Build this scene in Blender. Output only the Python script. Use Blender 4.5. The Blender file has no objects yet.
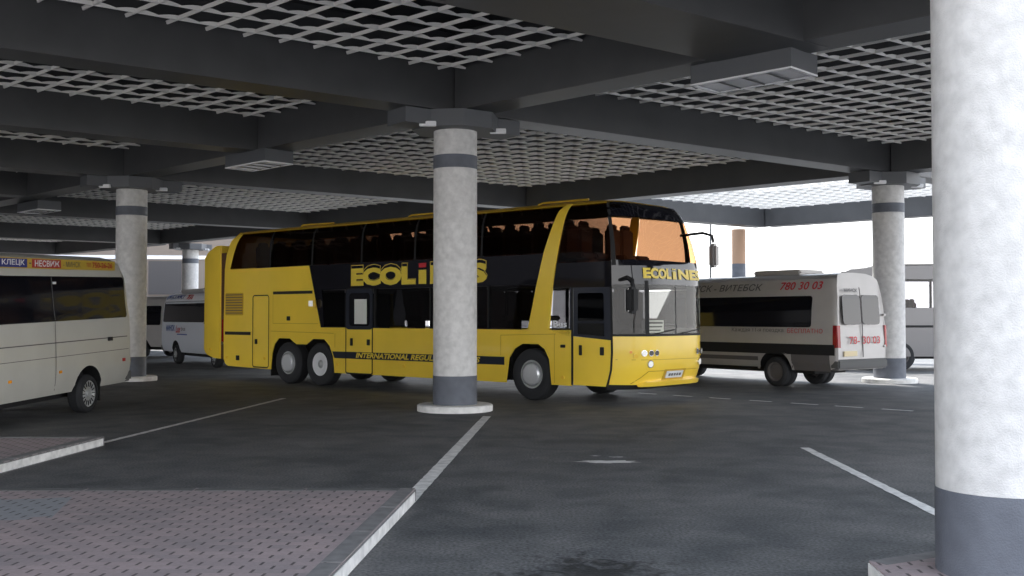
import bpy, bmesh, math, random
from mathutils import Vector, Matrix
random.seed(4)
SC = bpy.context.scene
COL = SC.collection
PI = math.pi

# ------------------------------------------------------------------ materials
def mat(name, color, rough=0.6, metal=0.0, spec=0.5, noise=None, bump=None, coat=0.0, emit=None):
    m = bpy.data.materials.new(name); m.use_nodes = True
    nt = m.node_tree; b = nt.nodes['Principled BSDF']
    b.inputs['Base Color'].default_value = (*color, 1)
    b.inputs['Roughness'].default_value = rough
    b.inputs['Metallic'].default_value = metal
    b.inputs['Specular IOR Level'].default_value = spec
    b.inputs['Coat Weight'].default_value = coat
    b.inputs['Coat Roughness'].default_value = 0.05
    tc = nt.nodes.new('ShaderNodeTexCoord')
    if noise:
        amt, scale = noise
        n = nt.nodes.new('ShaderNodeTexNoise'); n.inputs['Scale'].default_value = scale
        n.inputs['Detail'].default_value = 6
        nt.links.new(tc.outputs['Object'], n.inputs['Vector'])
        r = nt.nodes.new('ShaderNodeMapRange')
        r.inputs[1].default_value = 0.3; r.inputs[2].default_value = 0.7
        r.inputs[3].default_value = 1 - amt; r.inputs[4].default_value = 1 + amt
        nt.links.new(n.outputs['Fac'], r.inputs[0])
        mx = nt.nodes.new('ShaderNodeVectorMath'); mx.operation = 'SCALE'
        mx.inputs[0].default_value = color
        nt.links.new(r.outputs[0], mx.inputs['Scale'])
        nt.links.new(mx.outputs[0], b.inputs['Base Color'])
    if bump:
        st, scale = bump
        n2 = nt.nodes.new('ShaderNodeTexNoise'); n2.inputs['Scale'].default_value = scale
        n2.inputs['Detail'].default_value = 4
        nt.links.new(tc.outputs['Object'], n2.inputs['Vector'])
        bp = nt.nodes.new('ShaderNodeBump'); bp.inputs['Strength'].default_value = st
        bp.inputs['Distance'].default_value = 0.02
        nt.links.new(n2.outputs['Fac'], bp.inputs['Height'])
        nt.links.new(bp.outputs[0], b.inputs['Normal'])
    if emit:
        b.inputs['Emission Color'].default_value = (*color, 1)
        b.inputs['Emission Strength'].default_value = emit
    return m

def glass(name, tint, refl=1.0):
    m = bpy.data.materials.new(name); m.use_nodes = True
    nt = m.node_tree; nt.nodes.clear()
    out = nt.nodes.new('ShaderNodeOutputMaterial')
    t = nt.nodes.new('ShaderNodeBsdfTransparent'); t.inputs[0].default_value = (*tint, 1)
    g = nt.nodes.new('ShaderNodeBsdfGlossy'); g.inputs['Roughness'].default_value = 0.03
    g.inputs[0].default_value = (refl, refl, refl, 1)
    f = nt.nodes.new('ShaderNodeFresnel'); f.inputs['IOR'].default_value = 1.5
    mx = nt.nodes.new('ShaderNodeMixShader')
    ge = nt.nodes.new('ShaderNodeNewGeometry')
    iv = nt.nodes.new('ShaderNodeMath'); iv.operation = 'SUBTRACT'; iv.inputs[0].default_value = 1; nt.links.new(ge.outputs['Backfacing'], iv.inputs[1])
    ml = nt.nodes.new('ShaderNodeMath'); ml.operation = 'MULTIPLY'; nt.links.new(f.outputs[0], ml.inputs[0]); nt.links.new(iv.outputs[0], ml.inputs[1])
    nt.links.new(ml.outputs[0], mx.inputs[0]); nt.links.new(t.outputs[0], mx.inputs[1])
    nt.links.new(g.outputs[0], mx.inputs[2]); nt.links.new(mx.outputs[0], out.inputs[0])
    return m

M = {}
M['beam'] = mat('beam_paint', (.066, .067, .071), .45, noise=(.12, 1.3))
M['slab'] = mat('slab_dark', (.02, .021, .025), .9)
M['fin'] = mat('louvre_paint', (.88, .86, .83), .4)
M['capital'] = mat('capital_paint', (.10, .105, .115), .5)
M['concrete'] = mat('pillar_plaster', (.62, .61, .60), .85, noise=(.13, 9), bump=(.35, 95))
M['concrete_warm'] = mat('warm_plaster', (.42, .27, .18), .85)
M['pillar_grey'] = mat('pillar_grey_paint', (.115, .125, .15), .65, noise=(.12, 6), bump=(.3, 90))
M['white_kerb'] = mat('white_kerb_paint', (.74, .73, .71), .8, noise=(.14, 7))
M['kerb'] = mat('kerb_concrete', (.17, .165, .165), .9, noise=(.2, 8))
M['kerb_dark'] = mat('kerb_dark', (.12, .12, .12), .9, noise=(.2, 8))
M['line'] = mat('road_paint', (.66, .65, .63), .8, noise=(.22, 9))
M['wornline'] = mat('road_paint_worn', (.33, .33, .33), .8, noise=(.3, 12))
M['yellow'] = mat('bus_yellow', (.95, .66, .06), .28, coat=.6, noise=(.05, 1.1))
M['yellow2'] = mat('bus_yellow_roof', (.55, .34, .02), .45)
M['lettery'] = mat('letter_yellow', (.80, .60, .06), .4)
M['black'] = mat('gloss_black', (.008, .008, .012), .06, spec=.5)
M['dark'] = mat('rubber_dark', (.012, .012, .013), .75)
M['frame'] = mat('door_frame_dark', (.018, .022, .035), .3)
M['tyre'] = mat('tyre_rubber', (.022, .023, .026), .8, bump=(.3, 40))
M['rim'] = mat('rim_metal', (.45, .46, .46), .4, metal=.3)
M['hubcap'] = mat('chrome_hub', (.80, .81, .83), .3, metal=.5)
M['whiterim'] = mat('white_rim', (.72, .72, .74), .5)
M['chrome'] = mat('chrome', (.8, .8, .8), .12, metal=1)
M['red'] = mat('red_lens', (.30, .008, .012), .2)
M['orange'] = mat('orange_lens', (.9, .35, .03), .25)
M['lamp'] = mat('clear_lamp', (.85, .84, .80), .1, emit=.12)
M['amberlamp'] = mat('amber_lamp', (.95, .62, .08), .2)
M['plate'] = mat('number_plate', (.75, .77, .78), .4)
M['plate_y'] = mat('number_plate_yellow', (.70, .58, .35), .5)
M['card'] = mat('white_card', (.72, .72, .68), .7)
M['ink'] = mat('grey_ink', (.10, .10, .10), .7)
M['whitevan'] = mat('van_silver_white', (.56, .55, .50), .32, coat=.5, noise=(.04, 2))
M['greyvan'] = mat('van_greyish', (.42, .40, .39), .35, coat=.4, noise=(.05, 2))
M['white'] = mat('white_paint', (.70, .73, .80), .35, coat=.4)
M['coach'] = mat('coach_grey', (.20, .19, .19), .35, coat=.4)
M['vglass'] = mat('van_dark_glass', (.008, .008, .011), .05, spec=.5)
M['blue'] = mat('blue_sign', (.02, .03, .22), .5)
M['letblue'] = mat('blue_letter', (.03, .07, .30), .5)
M['redsign'] = mat('red_sign', (.45, .03, .03), .5)
M['redletter'] = mat('red_letter', (.52, .02, .03), .5)
M['yelsign'] = mat('yellow_sign', (.60, .42, .06), .5)
M['whitelet'] = mat('white_letter', (.85, .85, .88), .5)
M['brown'] = mat('brown_gap', (.09, .035, .012), .6)
M['seat'] = mat('seat_cloth', (.07, .035, .03), .9)
M['interior'] = mat('interior_grey', (.12, .11, .11), .8)
M['curtain'] = mat('curtain', (.42, .42, .44), .9)
M['sideglass'] = glass('side_glass', (.50, .42, .36), .6)
M['lowglass'] = glass('lower_glass', (.45, .45, .46), .6)
M['windscreen'] = glass('windscreen_glass', (.86, .87, .84), .6)
M['upscreen'] = glass('upper_windscreen_glass', (.92, .78, .64), .3)
M['coachglass'] = glass('coach_glass', (.75, .75, .77), .6)
M['building'] = mat('building_wall', (.22, .18, .15), .8, noise=(.05, .4))
M['building_dark'] = mat('building_panel', (.075, .068, .068), .7)
M['lamp_louvre'] = mat('lamp_reflector', (.55, .56, .60), .25, metal=.5)
M['lamp_frame'] = mat('lamp_frame_white', (.82, .82, .84), .4)
M['foliage'] = mat('foliage', (.08, .12, .05), .9)

def asphalt():
    m = bpy.data.materials.new('asphalt'); m.use_nodes = True
    nt = m.node_tree; b = nt.nodes['Principled BSDF']; N = nt.nodes.new; L = nt.links.new
    tc = N('ShaderNodeTexCoord')
    def noise(s, d, ds=0):
        n = N('ShaderNodeTexNoise'); n.inputs['Scale'].default_value = s; n.inputs['Detail'].default_value = d
        n.inputs['Distortion'].default_value = ds
        L(tc.outputs['Object'], n.inputs['Vector']); return n
    big = noise(.28, 5, .6); mid = noise(1.7, 6, .4); fine = noise(38, 4)
    r1 = N('ShaderNodeValToRGB'); e = r1.color_ramp.elements
    e[0].position = .40; e[0].color = (.066, .070, .074, 1); e[1].position = .66; e[1].color = (.150, .148, .148, 1)
    mxa = N('ShaderNodeMath'); mxa.operation = 'ADD'
    h = N('ShaderNodeMath'); h.operation = 'MULTIPLY'; h.inputs[1].default_value = .5
    L(big.outputs['Fac'], h.inputs[0])
    h2 = N('ShaderNodeMath'); h2.operation = 'MULTIPLY'; h2.inputs[1].default_value = .5
    L(mid.outputs['Fac'], h2.inputs[0]); L(h.outputs[0], mxa.inputs[0]); L(h2.outputs[0], mxa.inputs[1])
    L(mxa.outputs[0], r1.inputs[0])
    fr = N('ShaderNodeMapRange'); fr.inputs[1].default_value = .3; fr.inputs[2].default_value = .7
    fr.inputs[3].default_value = .55; fr.inputs[4].default_value = 1.55
    L(fine.outputs['Fac'], fr.inputs[0])
    sc = N('ShaderNodeVectorMath'); sc.operation = 'SCALE'
    L(r1.outputs[0], sc.inputs[0]); L(fr.outputs[0], sc.inputs['Scale'])
    # oil stain in the lane in front of the camera
    mp = N('ShaderNodeMapping'); mp.vector_type = 'POINT'
    mp.inputs['Location'].default_value = (-.5, -6.35 * .8, 0); mp.inputs['Scale'].default_value = (.8, .8, .8)
    mp.inputs['Location'].default_value = (-.50 * .8, -7.0 * .8, 0)
    L(tc.outputs['Object'], mp.inputs[0])
    ln = N('ShaderNodeVectorMath'); ln.operation = 'LENGTH'; L(mp.outputs[0], ln.inputs[0])
    nn = noise(5, 6, 1.2)
    ad = N('ShaderNodeMath'); ad.operation = 'ADD'; L(ln.outputs['Value'], ad.inputs[0])
    nm = N('ShaderNodeMath'); nm.operation = 'MULTIPLY'; nm.inputs[1].default_value = -1.6; L(nn.outputs['Fac'], nm.inputs[0])
    L(nm.outputs[0], ad.inputs[1])
    st = N('ShaderNodeMapRange'); st.inputs[1].default_value = -.62; st.inputs[2].default_value = -.3
    st.inputs[3].default_value = .3; st.inputs[4].default_value = 1.0
    L(ad.outputs[0], st.inputs[0])
    sc2 = N('ShaderNodeVectorMath'); sc2.operation = 'SCALE'
    L(sc.outputs[0], sc2.inputs[0]); L(st.outputs[0], sc2.inputs['Scale'])
    L(sc2.outputs[0], b.inputs['Base Color'])
    b.inputs['Roughness'].default_value = .72; b.inputs['Specular IOR Level'].default_value = .35
    bp = N('ShaderNodeBump'); bp.inputs['Strength'].default_value = .35; bp.inputs['Distance'].default_value = .01
    L(fine.outputs['Fac'], bp.inputs['Height']); L(bp.outputs[0], b.inputs['Normal'])
    return m
M['asphalt'] = asphalt()
M['bounce_ground'] = mat('pale_bounce_ground', (.34, .32, .30), .9, noise=(.1, .5))  # pale ground made up to bounce light up to beams and louvres

def pavers():
    m = bpy.data.materials.new('pavers'); m.use_nodes = True
    nt = m.node_tree; b = nt.nodes['Principled BSDF']; N = nt.nodes.new; L = nt.links.new
    tc = N('ShaderNodeTexCoord'); sx = N('ShaderNodeSeparateXYZ'); L(tc.outputs['Object'], sx.inputs[0])
    def ma(op, a, bb=None, cc=None):
        n = N('ShaderNodeMath'); n.operation = op
        for i, v in enumerate((a, bb, cc)):
            if v is None: continue
            if isinstance(v, (int, float)): n.inputs[i].default_value = v
            else: L(v, n.inputs[i])
        return n.outputs[0]
    X = ma('SUBTRACT', sx.outputs[0], ma('MULTIPLY', sx.outputs[1], .07)); Y = sx.outputs[1]
    row = ma('FLOOR', ma('DIVIDE', Y, .1)); fy = ma('FRACT', ma('DIVIDE', Y, .1))
    fx = ma('FRACT', ma('ADD', ma('DIVIDE', X, .2), ma('MULTIPLY', row, .5)))
    dx = ma('ABSOLUTE', ma('SUBTRACT', fx, .5))
    slot = ma('MULTIPLY', ma('LESS_THAN', dx, .05), ma('LESS_THAN', ma('ABSOLUTE', ma('SUBTRACT', fy, .5)), .42))
    joint = ma('GREATER_THAN', ma('ABSOLUTE', ma('SUBTRACT', fy, .5)), .46)
    bx = ma('FLOOR', ma('ADD', ma('ADD', ma('DIVIDE', X, .2), ma('MULTIPLY', row, .5)), .5))
    cv = N('ShaderNodeCombineXYZ'); L(bx, cv.inputs[0]); L(row, cv.inputs[1])
    wn = N('ShaderNodeTexWhiteNoise'); wn.noise_dimensions = '3D'; L(cv.outputs[0], wn.inputs[0])
    nz = N('ShaderNodeTexNoise'); nz.inputs['Scale'].default_value = 1.1; nz.inputs['Detail'].default_value = 5
    L(tc.outputs['Object'], nz.inputs['Vector'])
    f = ma('ADD', ma('MULTIPLY', wn.outputs['Value'], .35), ma('MULTIPLY', nz.outputs['Fac'], .9))
    r = N('ShaderNodeValToRGB'); e = r.color_ramp.elements
    e[0].position = .35; e[0].color = (.25, .215, .22, 1); e[1].position = .9; e[1].color = (.36, .285, .285, 1)
    L(f, r.inputs[0])
    # blue grey patch of other pavers at the left
    px = ma('ADD', X, 5.15); py = ma('SUBTRACT', Y, 8.75)
    u = ma('ADD', ma('MULTIPLY', px, .95), ma('MULTIPLY', py, .3)); v = ma('SUBTRACT', ma('MULTIPLY', py, .95), ma('MULTIPLY', px, .3))
    patch = ma('MULTIPLY', ma('LESS_THAN', ma('ABSOLUTE', u), .75), ma('LESS_THAN', ma('ABSOLUTE', ma('ADD', v, ma('MULTIPLY', wn.outputs['Value'], .12))), .5))
    mx = N('ShaderNodeMix'); mx.data_type = 'RGBA'; L(patch, mx.inputs[0]); L(r.outputs[0], mx.inputs[6])
    mx.inputs[7].default_value = (.25, .255, .27, 1)
    dk = ma('MULTIPLY', ma('SUBTRACT', 1, ma('MULTIPLY', slot, .72)), ma('SUBTRACT', 1, ma('MULTIPLY', joint, .10)))
    fn = N('ShaderNodeTexNoise'); fn.inputs['Scale'].default_value = 40; L(tc.outputs['Object'], fn.inputs['Vector'])
    dk = ma('MULTIPLY', dk, ma('ADD', .8, ma('MULTIPLY', fn.outputs['Fac'], .4)))
    sc = N('ShaderNodeVectorMath'); sc.operation = 'SCALE'; L(mx.outputs[2], sc.inputs[0]); L(dk, sc.inputs['Scale'])
    L(sc.outputs[0], b.inputs['Base Color']); b.inputs['Roughness'].default_value = .8
    return m
M['pavers'] = pavers()

# ------------------------------------------------------------------ helpers
def link(o, parent=None):
    COL.objects.link(o)
    if parent is not None: o.parent = parent
    return o
def from_data(name, vs, fs, m, parent=None, smooth=False):
    me = bpy.data.meshes.new(name); me.from_pydata([tuple(v) for v in vs], [], fs); me.update()
    if m is not None: me.materials.append(M[m] if isinstance(m, str) else m)
    if smooth: me.shade_smooth()
    o = bpy.data.objects.new(name, me); return link(o, parent)
def from_bm(name, bm, m, parent=None, smooth=False, bevel=0):
    bmesh.ops.recalc_face_normals(bm, faces=bm.faces)
    if bevel: bmesh.ops.bevel(bm, geom=bm.edges[:], offset=bevel, segments=2, affect='EDGES', clamp_overlap=True)
    me = bpy.data.meshes.new(name); bm.to_mesh(me); bm.free()
    me.materials.append(M[m])
    if smooth: me.shade_smooth()
    return link(bpy.data.objects.new(name, me), parent)
def add_box(bm, c, size, rz=0, ax=None):
    r = bmesh.ops.create_cube(bm, size=1)
    mt = Matrix.Translation(Vector(c)) @ Matrix.Rotation(rz, 4, 'Z') @ Matrix.Diagonal((*size, 1))
    bmesh.ops.transform(bm, matrix=mt, verts=r['verts'])
def box(name, c, size, m, parent=None, rz=0, bevel=0):
    bm = bmesh.new(); add_box(bm, c, size, rz); return from_bm(name, bm, m, parent, bevel=bevel)
def add_cyl(bm, c, r, h, seg=24, axis='Z', r2=None):
    q = bmesh.ops.create_cone(bm, cap_ends=True, segments=seg, radius1=r, radius2=r if r2 is None else r2, depth=h)
    R = {'Z': Matrix.Identity(4), 'Y': Matrix.Rotation(PI/2, 4, 'X'), 'X': Matrix.Rotation(PI/2, 4, 'Y')}[axis]
    bmesh.ops.transform(bm, matrix=Matrix.Translation(Vector(c)) @ R, verts=q['verts'])
def cyl(name, c, r, h, m, parent=None, seg=24, axis='Z', smooth=True):
    bm = bmesh.new(); add_cyl(bm, c, r, h, seg, axis); o = from_bm(name, bm, m, parent)
    if smooth: autosmooth(o)
    return o
def autosmooth(o, ang=35):
    me = o.data; me.shade_smooth()
    bm = bmesh.new(); bm.from_mesh(me)
    for e in bm.edges:
        if len(e.link_faces) == 2 and e.calc_face_angle(0) > math.radians(ang): e.smooth = False
    bm.to_mesh(me); bm.free()
def lathe(name, prof, m, parent=None, seg=40, axis='Y', c=(0, 0, 0), closed=False):
    vs, fs = [], []; n = len(prof)
    for i in range(seg):
        a = 2*PI*i/seg
        for r, h in prof:
            if axis == 'Y': vs.append((c[0]+r*math.cos(a), c[1]+h, c[2]+r*math.sin(a)))
            else: vs.append((c[0]+r*math.cos(a), c[1]+r*math.sin(a), c[2]+h))
    for i in range(seg):
        j = (i+1) % seg
        for k in range(n if closed else n-1):
            l = (k+1) % n
            fs.append((i*n+k, i*n+l, j*n+l, j*n+k))
    bm = bmesh.new(); me = bpy.data.meshes.new(name); me.from_pydata(vs, [], fs); bm.from_mesh(me)
    bmesh.ops.remove_doubles(bm, verts=bm.verts, dist=1e-5)
    bmesh.ops.recalc_face_normals(bm, faces=bm.faces); bm.to_mesh(me); bm.free()
    me.materials.append(M[m]); o = link(bpy.data.objects.new(name, me), parent); autosmooth(o, 30); return o
def tube(name, pts, r, m, parent=None, seg=8):
    cu = bpy.data.curves.new(name, 'CURVE'); cu.dimensions = '3D'; cu.bevel_depth = r; cu.bevel_resolution = 2; cu.use_fill_caps = True
    sp = cu.splines.new('POLY'); sp.points.add(len(pts)-1)
    for i, p in enumerate(pts): sp.points[i].co = (*p, 1)
    t = bpy.data.objects.new(name, cu); COL.objects.link(t)
    me = bpy.data.meshes.new_from_object(t.evaluated_get(bpy.context.evaluated_depsgraph_get()))
    bpy.data.objects.remove(t); me.materials.clear(); me.materials.append(M[m]); me.name = name
    return link(bpy.data.objects.new(name, me), parent)

def surf_n(S, p, z, sgn):
    e = .01
    a, b = S(p-e, z), S(p+e, z); c, d = S(p, z-e), S(p, z+e)
    n = (b-a).cross(d-c)
    if n.length < 1e-9: return Vector((0, 0, 1))
    return n.normalized()*sgn
def panel(name, poly, S, m, parent, off=0.0, thick=.02, ps=1.0, zs=.5, sgn=1, plines=None, zlines=None, smooth=False):
    """a sheet of the given thickness cut to poly (p,z) and laid on the surface S"""
    bm = bmesh.new()
    f = bm.faces.new([bm.verts.new((a, b, 0)) for a, b in poly])
    f.normal_update(); bmesh.ops.triangulate(bm, faces=[f])
    p0, p1 = min(a for a, b in poly), max(a for a, b in poly)
    z0, z1 = min(b for a, b in poly), max(b for a, b in poly)
    pl = plines if plines is not None else [p0+i*(p1-p0)/max(1, math.ceil((p1-p0)/ps)) for i in range(1, max(1, math.ceil((p1-p0)/ps)))]
    zl = zlines if zlines is not None else [z0+i*(z1-z0)/max(1, math.ceil((z1-z0)/zs)) for i in range(1, max(1, math.ceil((z1-z0)/zs)))]
    for c in pl:
        if p0 < c < p1: bmesh.ops.bisect_plane(bm, geom=bm.verts[:]+bm.edges[:]+bm.faces[:], plane_co=(c, 0, 0), plane_no=(1, 0, 0), dist=1e-5)
    for c in zl:
        if z0 < c < z1: bmesh.ops.bisect_plane(bm, geom=bm.verts[:]+bm.edges[:]+bm.faces[:], plane_co=(0, c, 0), plane_no=(0, 1, 0), dist=1e-5)
    bm.verts.ensure_lookup_table(); bm.verts.index_update()
    n = len(bm.verts); vs = []; back = []
    for v in bm.verts:
        P = S(v.co.x, v.co.y); nn = surf_n(S, v.co.x, v.co.y, sgn)
        vs.append(P+nn*off); back.append(P+nn*(off-thick))
    fs = [tuple(v.index for v in f.verts) for f in bm.faces]
    out = list(fs)
    if thick > 0:
        vs += back; out += [tuple(i+n for i in reversed(f)) for f in fs]
        for e in bm.edges:
            if len(e.link_faces) == 1:
                a, b = e.verts[0].index, e.verts[1].index
                out.append((a, b, b+n, a+n))
    bm.free()
    me = bpy.data.meshes.new(name); me.from_pydata([tuple(v) for v in vs], [], out)
    b2 = bmesh.new(); b2.from_mesh(me); bmesh.ops.recalc_face_normals(b2, faces=b2.faces); b2.to_mesh(me); b2.free()
    me.materials.append(M[m]); o = link(bpy.data.objects.new(name, me), parent)
    if smooth: autosmooth(o, 25)
    return o
def rr(p0, z0, p1, z1, r=.06, n=4):
    out = []
    for cx, cz, a0 in ((p1-r, z0+r, -90), (p1-r, z1-r, 0), (p0+r, z1-r, 90), (p0+r, z0+r, 180)):
        for k in range(n+1):
            a = math.radians(a0+90*k/n); out.append((cx+r*math.cos(a), cz+r*math.sin(a)))
    return out
def rect(p0, z0, p1, z1): return [(p0, z0), (p1, z0), (p1, z1), (p0, z1)]
def outline(name, poly, S, parent, w=.018, sgn=1, off=.006, m='dark'):
    """a thin seam line following a polygon"""
    vs, fs = [], []; n = len(poly)
    for i in range(n):
        a = Vector(poly[i]); b = Vector(poly[(i+1) % n]); L = (b-a).length
        if L < 1e-6: continue
        k = max(1, int(L/.3)); d = (b-a)/L; q = Vector((-d.y, d.x))*w/2
        for j in range(k):
            c0 = a+d*(L*j/k); c1 = a+d*(L*(j+1)/k); base = len(vs)
            for c in (c0-q, c1-q, c1+q, c0+q):
                vs.append(S(c.x, c.y)+surf_n(S, c.x, c.y, sgn)*off)
            fs.append((base, base+1, base+2, base+3))
    return from_data(name, vs, fs, m, parent)
def seam(name, a, b, S, parent, w=.018, sgn=1, off=.006, m='dark'):
    vs, fs = [], []; a = Vector(a); b = Vector(b); L = (b-a).length; k = max(1, int(L/.15)); d = (b-a)/L; q = Vector((-d.y, d.x))*w/2
    for j in range(k):
        c0 = a+d*(L*j/k); c1 = a+d*(L*(j+1)/k); base = len(vs)
        for c in (c0-q, c1-q, c1+q, c0+q): vs.append(S(c.x, c.y)+surf_n(S, c.x, c.y, sgn)*off)
        fs.append((base, base+1, base+2, base+3))
    return from_data(name, vs, fs, m, parent)
def text(name, body, S, p0, p1, z0, z1, m, parent, off=.012, bold=.0, shear=0, sgn=1, flip=False):
    """flat lettering fitted to the box p0..p1, z0..z1 on surface S; flip = reading direction runs towards smaller p"""
    cu = bpy.data.curves.new(name, 'FONT'); cu.body = body; cu.size = 1; cu.offset = bold; cu.shear = shear
    cu.resolution_u = 3
    t = bpy.data.objects.new(name, cu); COL.objects.link(t)
    dg = bpy.context.evaluated_depsgraph_get(); dg.update()
    me = bpy.data.meshes.new_from_object(t.evaluated_get(dg)); bpy.data.objects.remove(t)
    xs = [v.co.x for v in me.vertices]; ys = [v.co.y for v in me.vertices]
    if not xs: return None
    x0, x1, y0, y1 = min(xs), max(xs), min(ys), max(ys)
    for v in me.vertices:
        fx = (v.co.x-x0)/(x1-x0); fz = (v.co.y-y0)/(y1-y0)
        p = (p1+(p0-p1)*fx) if flip else (p0+(p1-p0)*fx)
        z = z0+(z1-z0)*fz
        v.co = S(p, z)+surf_n(S, p, z, sgn)*off
    me.materials.clear(); me.materials.append(M[m]); me.name = name
    return link(bpy.data.objects.new(name, me), parent)
def thing(name, loc, rz, label, cat, group=None, rot=None):
    o = bpy.data.objects.new(name, None); COL.objects.link(o); o.location = loc
    o.rotation_euler = rot if rot else (0, 0, rz); o.empty_display_size = .3
    o['label'] = label; o['category'] = cat; o['kind'] = 'thing'
    if group: o['group'] = group
    return o
def struct(o): o['kind'] = 'structure'; return o

# ------------------------------------------------------------------ camera
cam = bpy.data.cameras.new('camera'); co = bpy.data.objects.new('camera', cam); COL.objects.link(co)
co.location = (0, 0, 1.72); co.rotation_euler = (math.radians(90+1.53), 0, 0)
cam.sensor_width = 36; cam.lens = 1050*36/1024; cam.clip_end = 600
SC.camera = co

# ------------------------------------------------------------------ ground
from_g = box('floor', (0, 40, -.05), (400, 300, .1), 'asphalt'); struct(from_g)
struct(from_data('floor', [(-200, -100, .006), (200, -100, .006), (200, -3, .006), (-200, -3, .006)], [(0, 1, 2, 3)], 'bounce_ground'))  # added pale sheet behind the camera, bounces light under the roof
struct(from_data('floor', [(-200, -3, .006), (-24, -3, .006), (-24, 100, .006), (-200, 100, .006)], [(0, 1, 2, 3)], 'bounce_ground'))  # added pale sheet on the left, same bounce
def strip(name, a, b, w0, w1, m, z=.004, jag=0):
    a = Vector(a); b = Vector(b); d = (b-a).normalized(); q = Vector((-d.y, d.x)); n = max(2, int((b-a).length/.12))
    vs, fs = [], []
    for i in range(n+1):
        f = i/n; c = a.lerp(b, f); w = (w0+(w1-w0)*f)/2
        l = c-q*(w+random.uniform(-jag, jag)); r = c+q*(w+random.uniform(-jag, jag))
        vs += [(l.x, l.y, z), (r.x, r.y, z)]
    for i in range(n): fs.append((2*i, 2*i+1, 2*i+3, 2*i+2))
    o = from_data(name, vs, fs, m); struct(o); return o
strip('road_marking', (-5.58, 14.0), (-4.76, 22.0), .10, .12, 'line', jag=.006)
strip('road_marking', (-.97, 9.75), (-.43, 18.05), .15, .14, 'line', jag=.004)
strip('road_marking', (3.82, 13.75), (3.66, 7.6), .12, .12, 'line', jag=.006)
strip('road_marking', (-10.3, 27.3), (-10.9, 22.0), .12, .12, 'line', jag=.006)
A_, B_ = Vector((2.50, 24.05)), Vector((7.45, 18.75))
for k, (xa, xb) in enumerate(((600, 616), (638, 656), (673, 692), (709, 730), (749, 771), (790, 817), (834, 862), (881, 912))):
    def onl(x):
        ya = 393+(x-640)*.0655; Z = 1.72*1050/(ya-316); return ((x-512)/1050*Z, Z)
    strip('road_marking', onl(xa), onl(xb), .10, .10, 'line', jag=.004)
for (xa, xb, yy) in ((200, 262, 367.5),):
    Z = 1806/(yy-316); strip('road_marking', ((xa-512)/1050*Z, Z), ((xb-512)/1050*(Z-.6), Z-.6), .07, .07, 'wornline')
# worn patch of old paint
def blob(name, c, rx, ry, m, n=26):
    vs = [(c[0], c[1], .004)]
    for i in range(n):
        a = 2*PI*i/n; r = 1+random.uniform(-.4, .25)
        vs.append((c[0]+rx*r*math.cos(a), c[1]+ry*r*math.sin(a), .004))
    fs = [(0, 1+i, 1+(i+1) % n) for i in range(n)]
    struct(from_data(name, vs, fs, m))
blob('road_marking', (1.10, 12.42), .36, .13, 'line')
blob('road_marking', (1.28, 12.85), .10, .06, 'wornline')
blob('road_marking', (1.02, 12.95), .06, .04, 'wornline')

def island(name, poly, kerb_edges, kerb_m, h=.12, kw=.16):
    """raised paved area; poly counter-clockwise"""
    vs = [(x, y, h-.004) for x, y in poly]+[(x, y, -.02) for x, y in poly]; n = len(poly)
    fs = [tuple(range(n)), tuple(range(2*n-1, n-1, -1))]+[(i, i+n, (i+1) % n+n, (i+1) % n) for i in range(n)]
    struct(from_data(name, vs, fs, 'pavers'))
    for i, j, km in kerb_edges:
        a = Vector(poly[i]); b = Vector(poly[j]); d = (b-a); L = d.length; d.normalize(); q = Vector((-d.y, d.x))
        k = max(1, round(L/1.0)); bm = bmesh.new()
        for t in range(k):
            c = a+d*(L*(t+.5)/k)+q*(kw/2-.01)
            add_box(bm, (c.x, c.y, h/2-.01-.002*i), (L/k-.006, kw, h+.026), math.atan2(d.y, d.x))
        o = from_bm('kerb', bm, km, bevel=.012); struct(o)
# near paved platform
dx, dy = .0699, 1.0
P = (-.90, 9.82)
island('paved_island', [(-1.75, -2.0), (P[0]-.0699*11.82, -2.0), P, (-9.0, 9.82), (-9.0, -2.0)], [(1, 2, 'kerb'), (2, 3, 'kerb_dark')], 'kerb')
# worn white paint on the side of the kerb
struct(box('kerb_paint', (P[0]-.0699*4.2+.012, P[1]-4.2, .055), (.006, 8.2, .09), 'line', rz=-math.atan2(.0699, 1)))
P2 = (-5.42, 14.0)
island('paved_island', [(P2[0]-.07*3.2, 10.8), P2, (-12.0, 14.0), (-12.0, 10.8)], [(0, 1, 'kerb'), (1, 2, 'kerb')], 'kerb')
struct(box('kerb_paint', (P2[0]-.07*1.5+.012, P2[1]-1.5, .055), (.006, 2.9, .09), 'line', rz=-math.atan2(.07, 1)))
island('paved_island', [(2.05, 2.5), (4.6, 2.5), (4.9, 7.25), (2.95, 7.25), (2.34, 6.93)], [(2, 3, 'kerb'), (3, 4, 'kerb'), (4, 0, 'white_kerb')], 'kerb')

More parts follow.
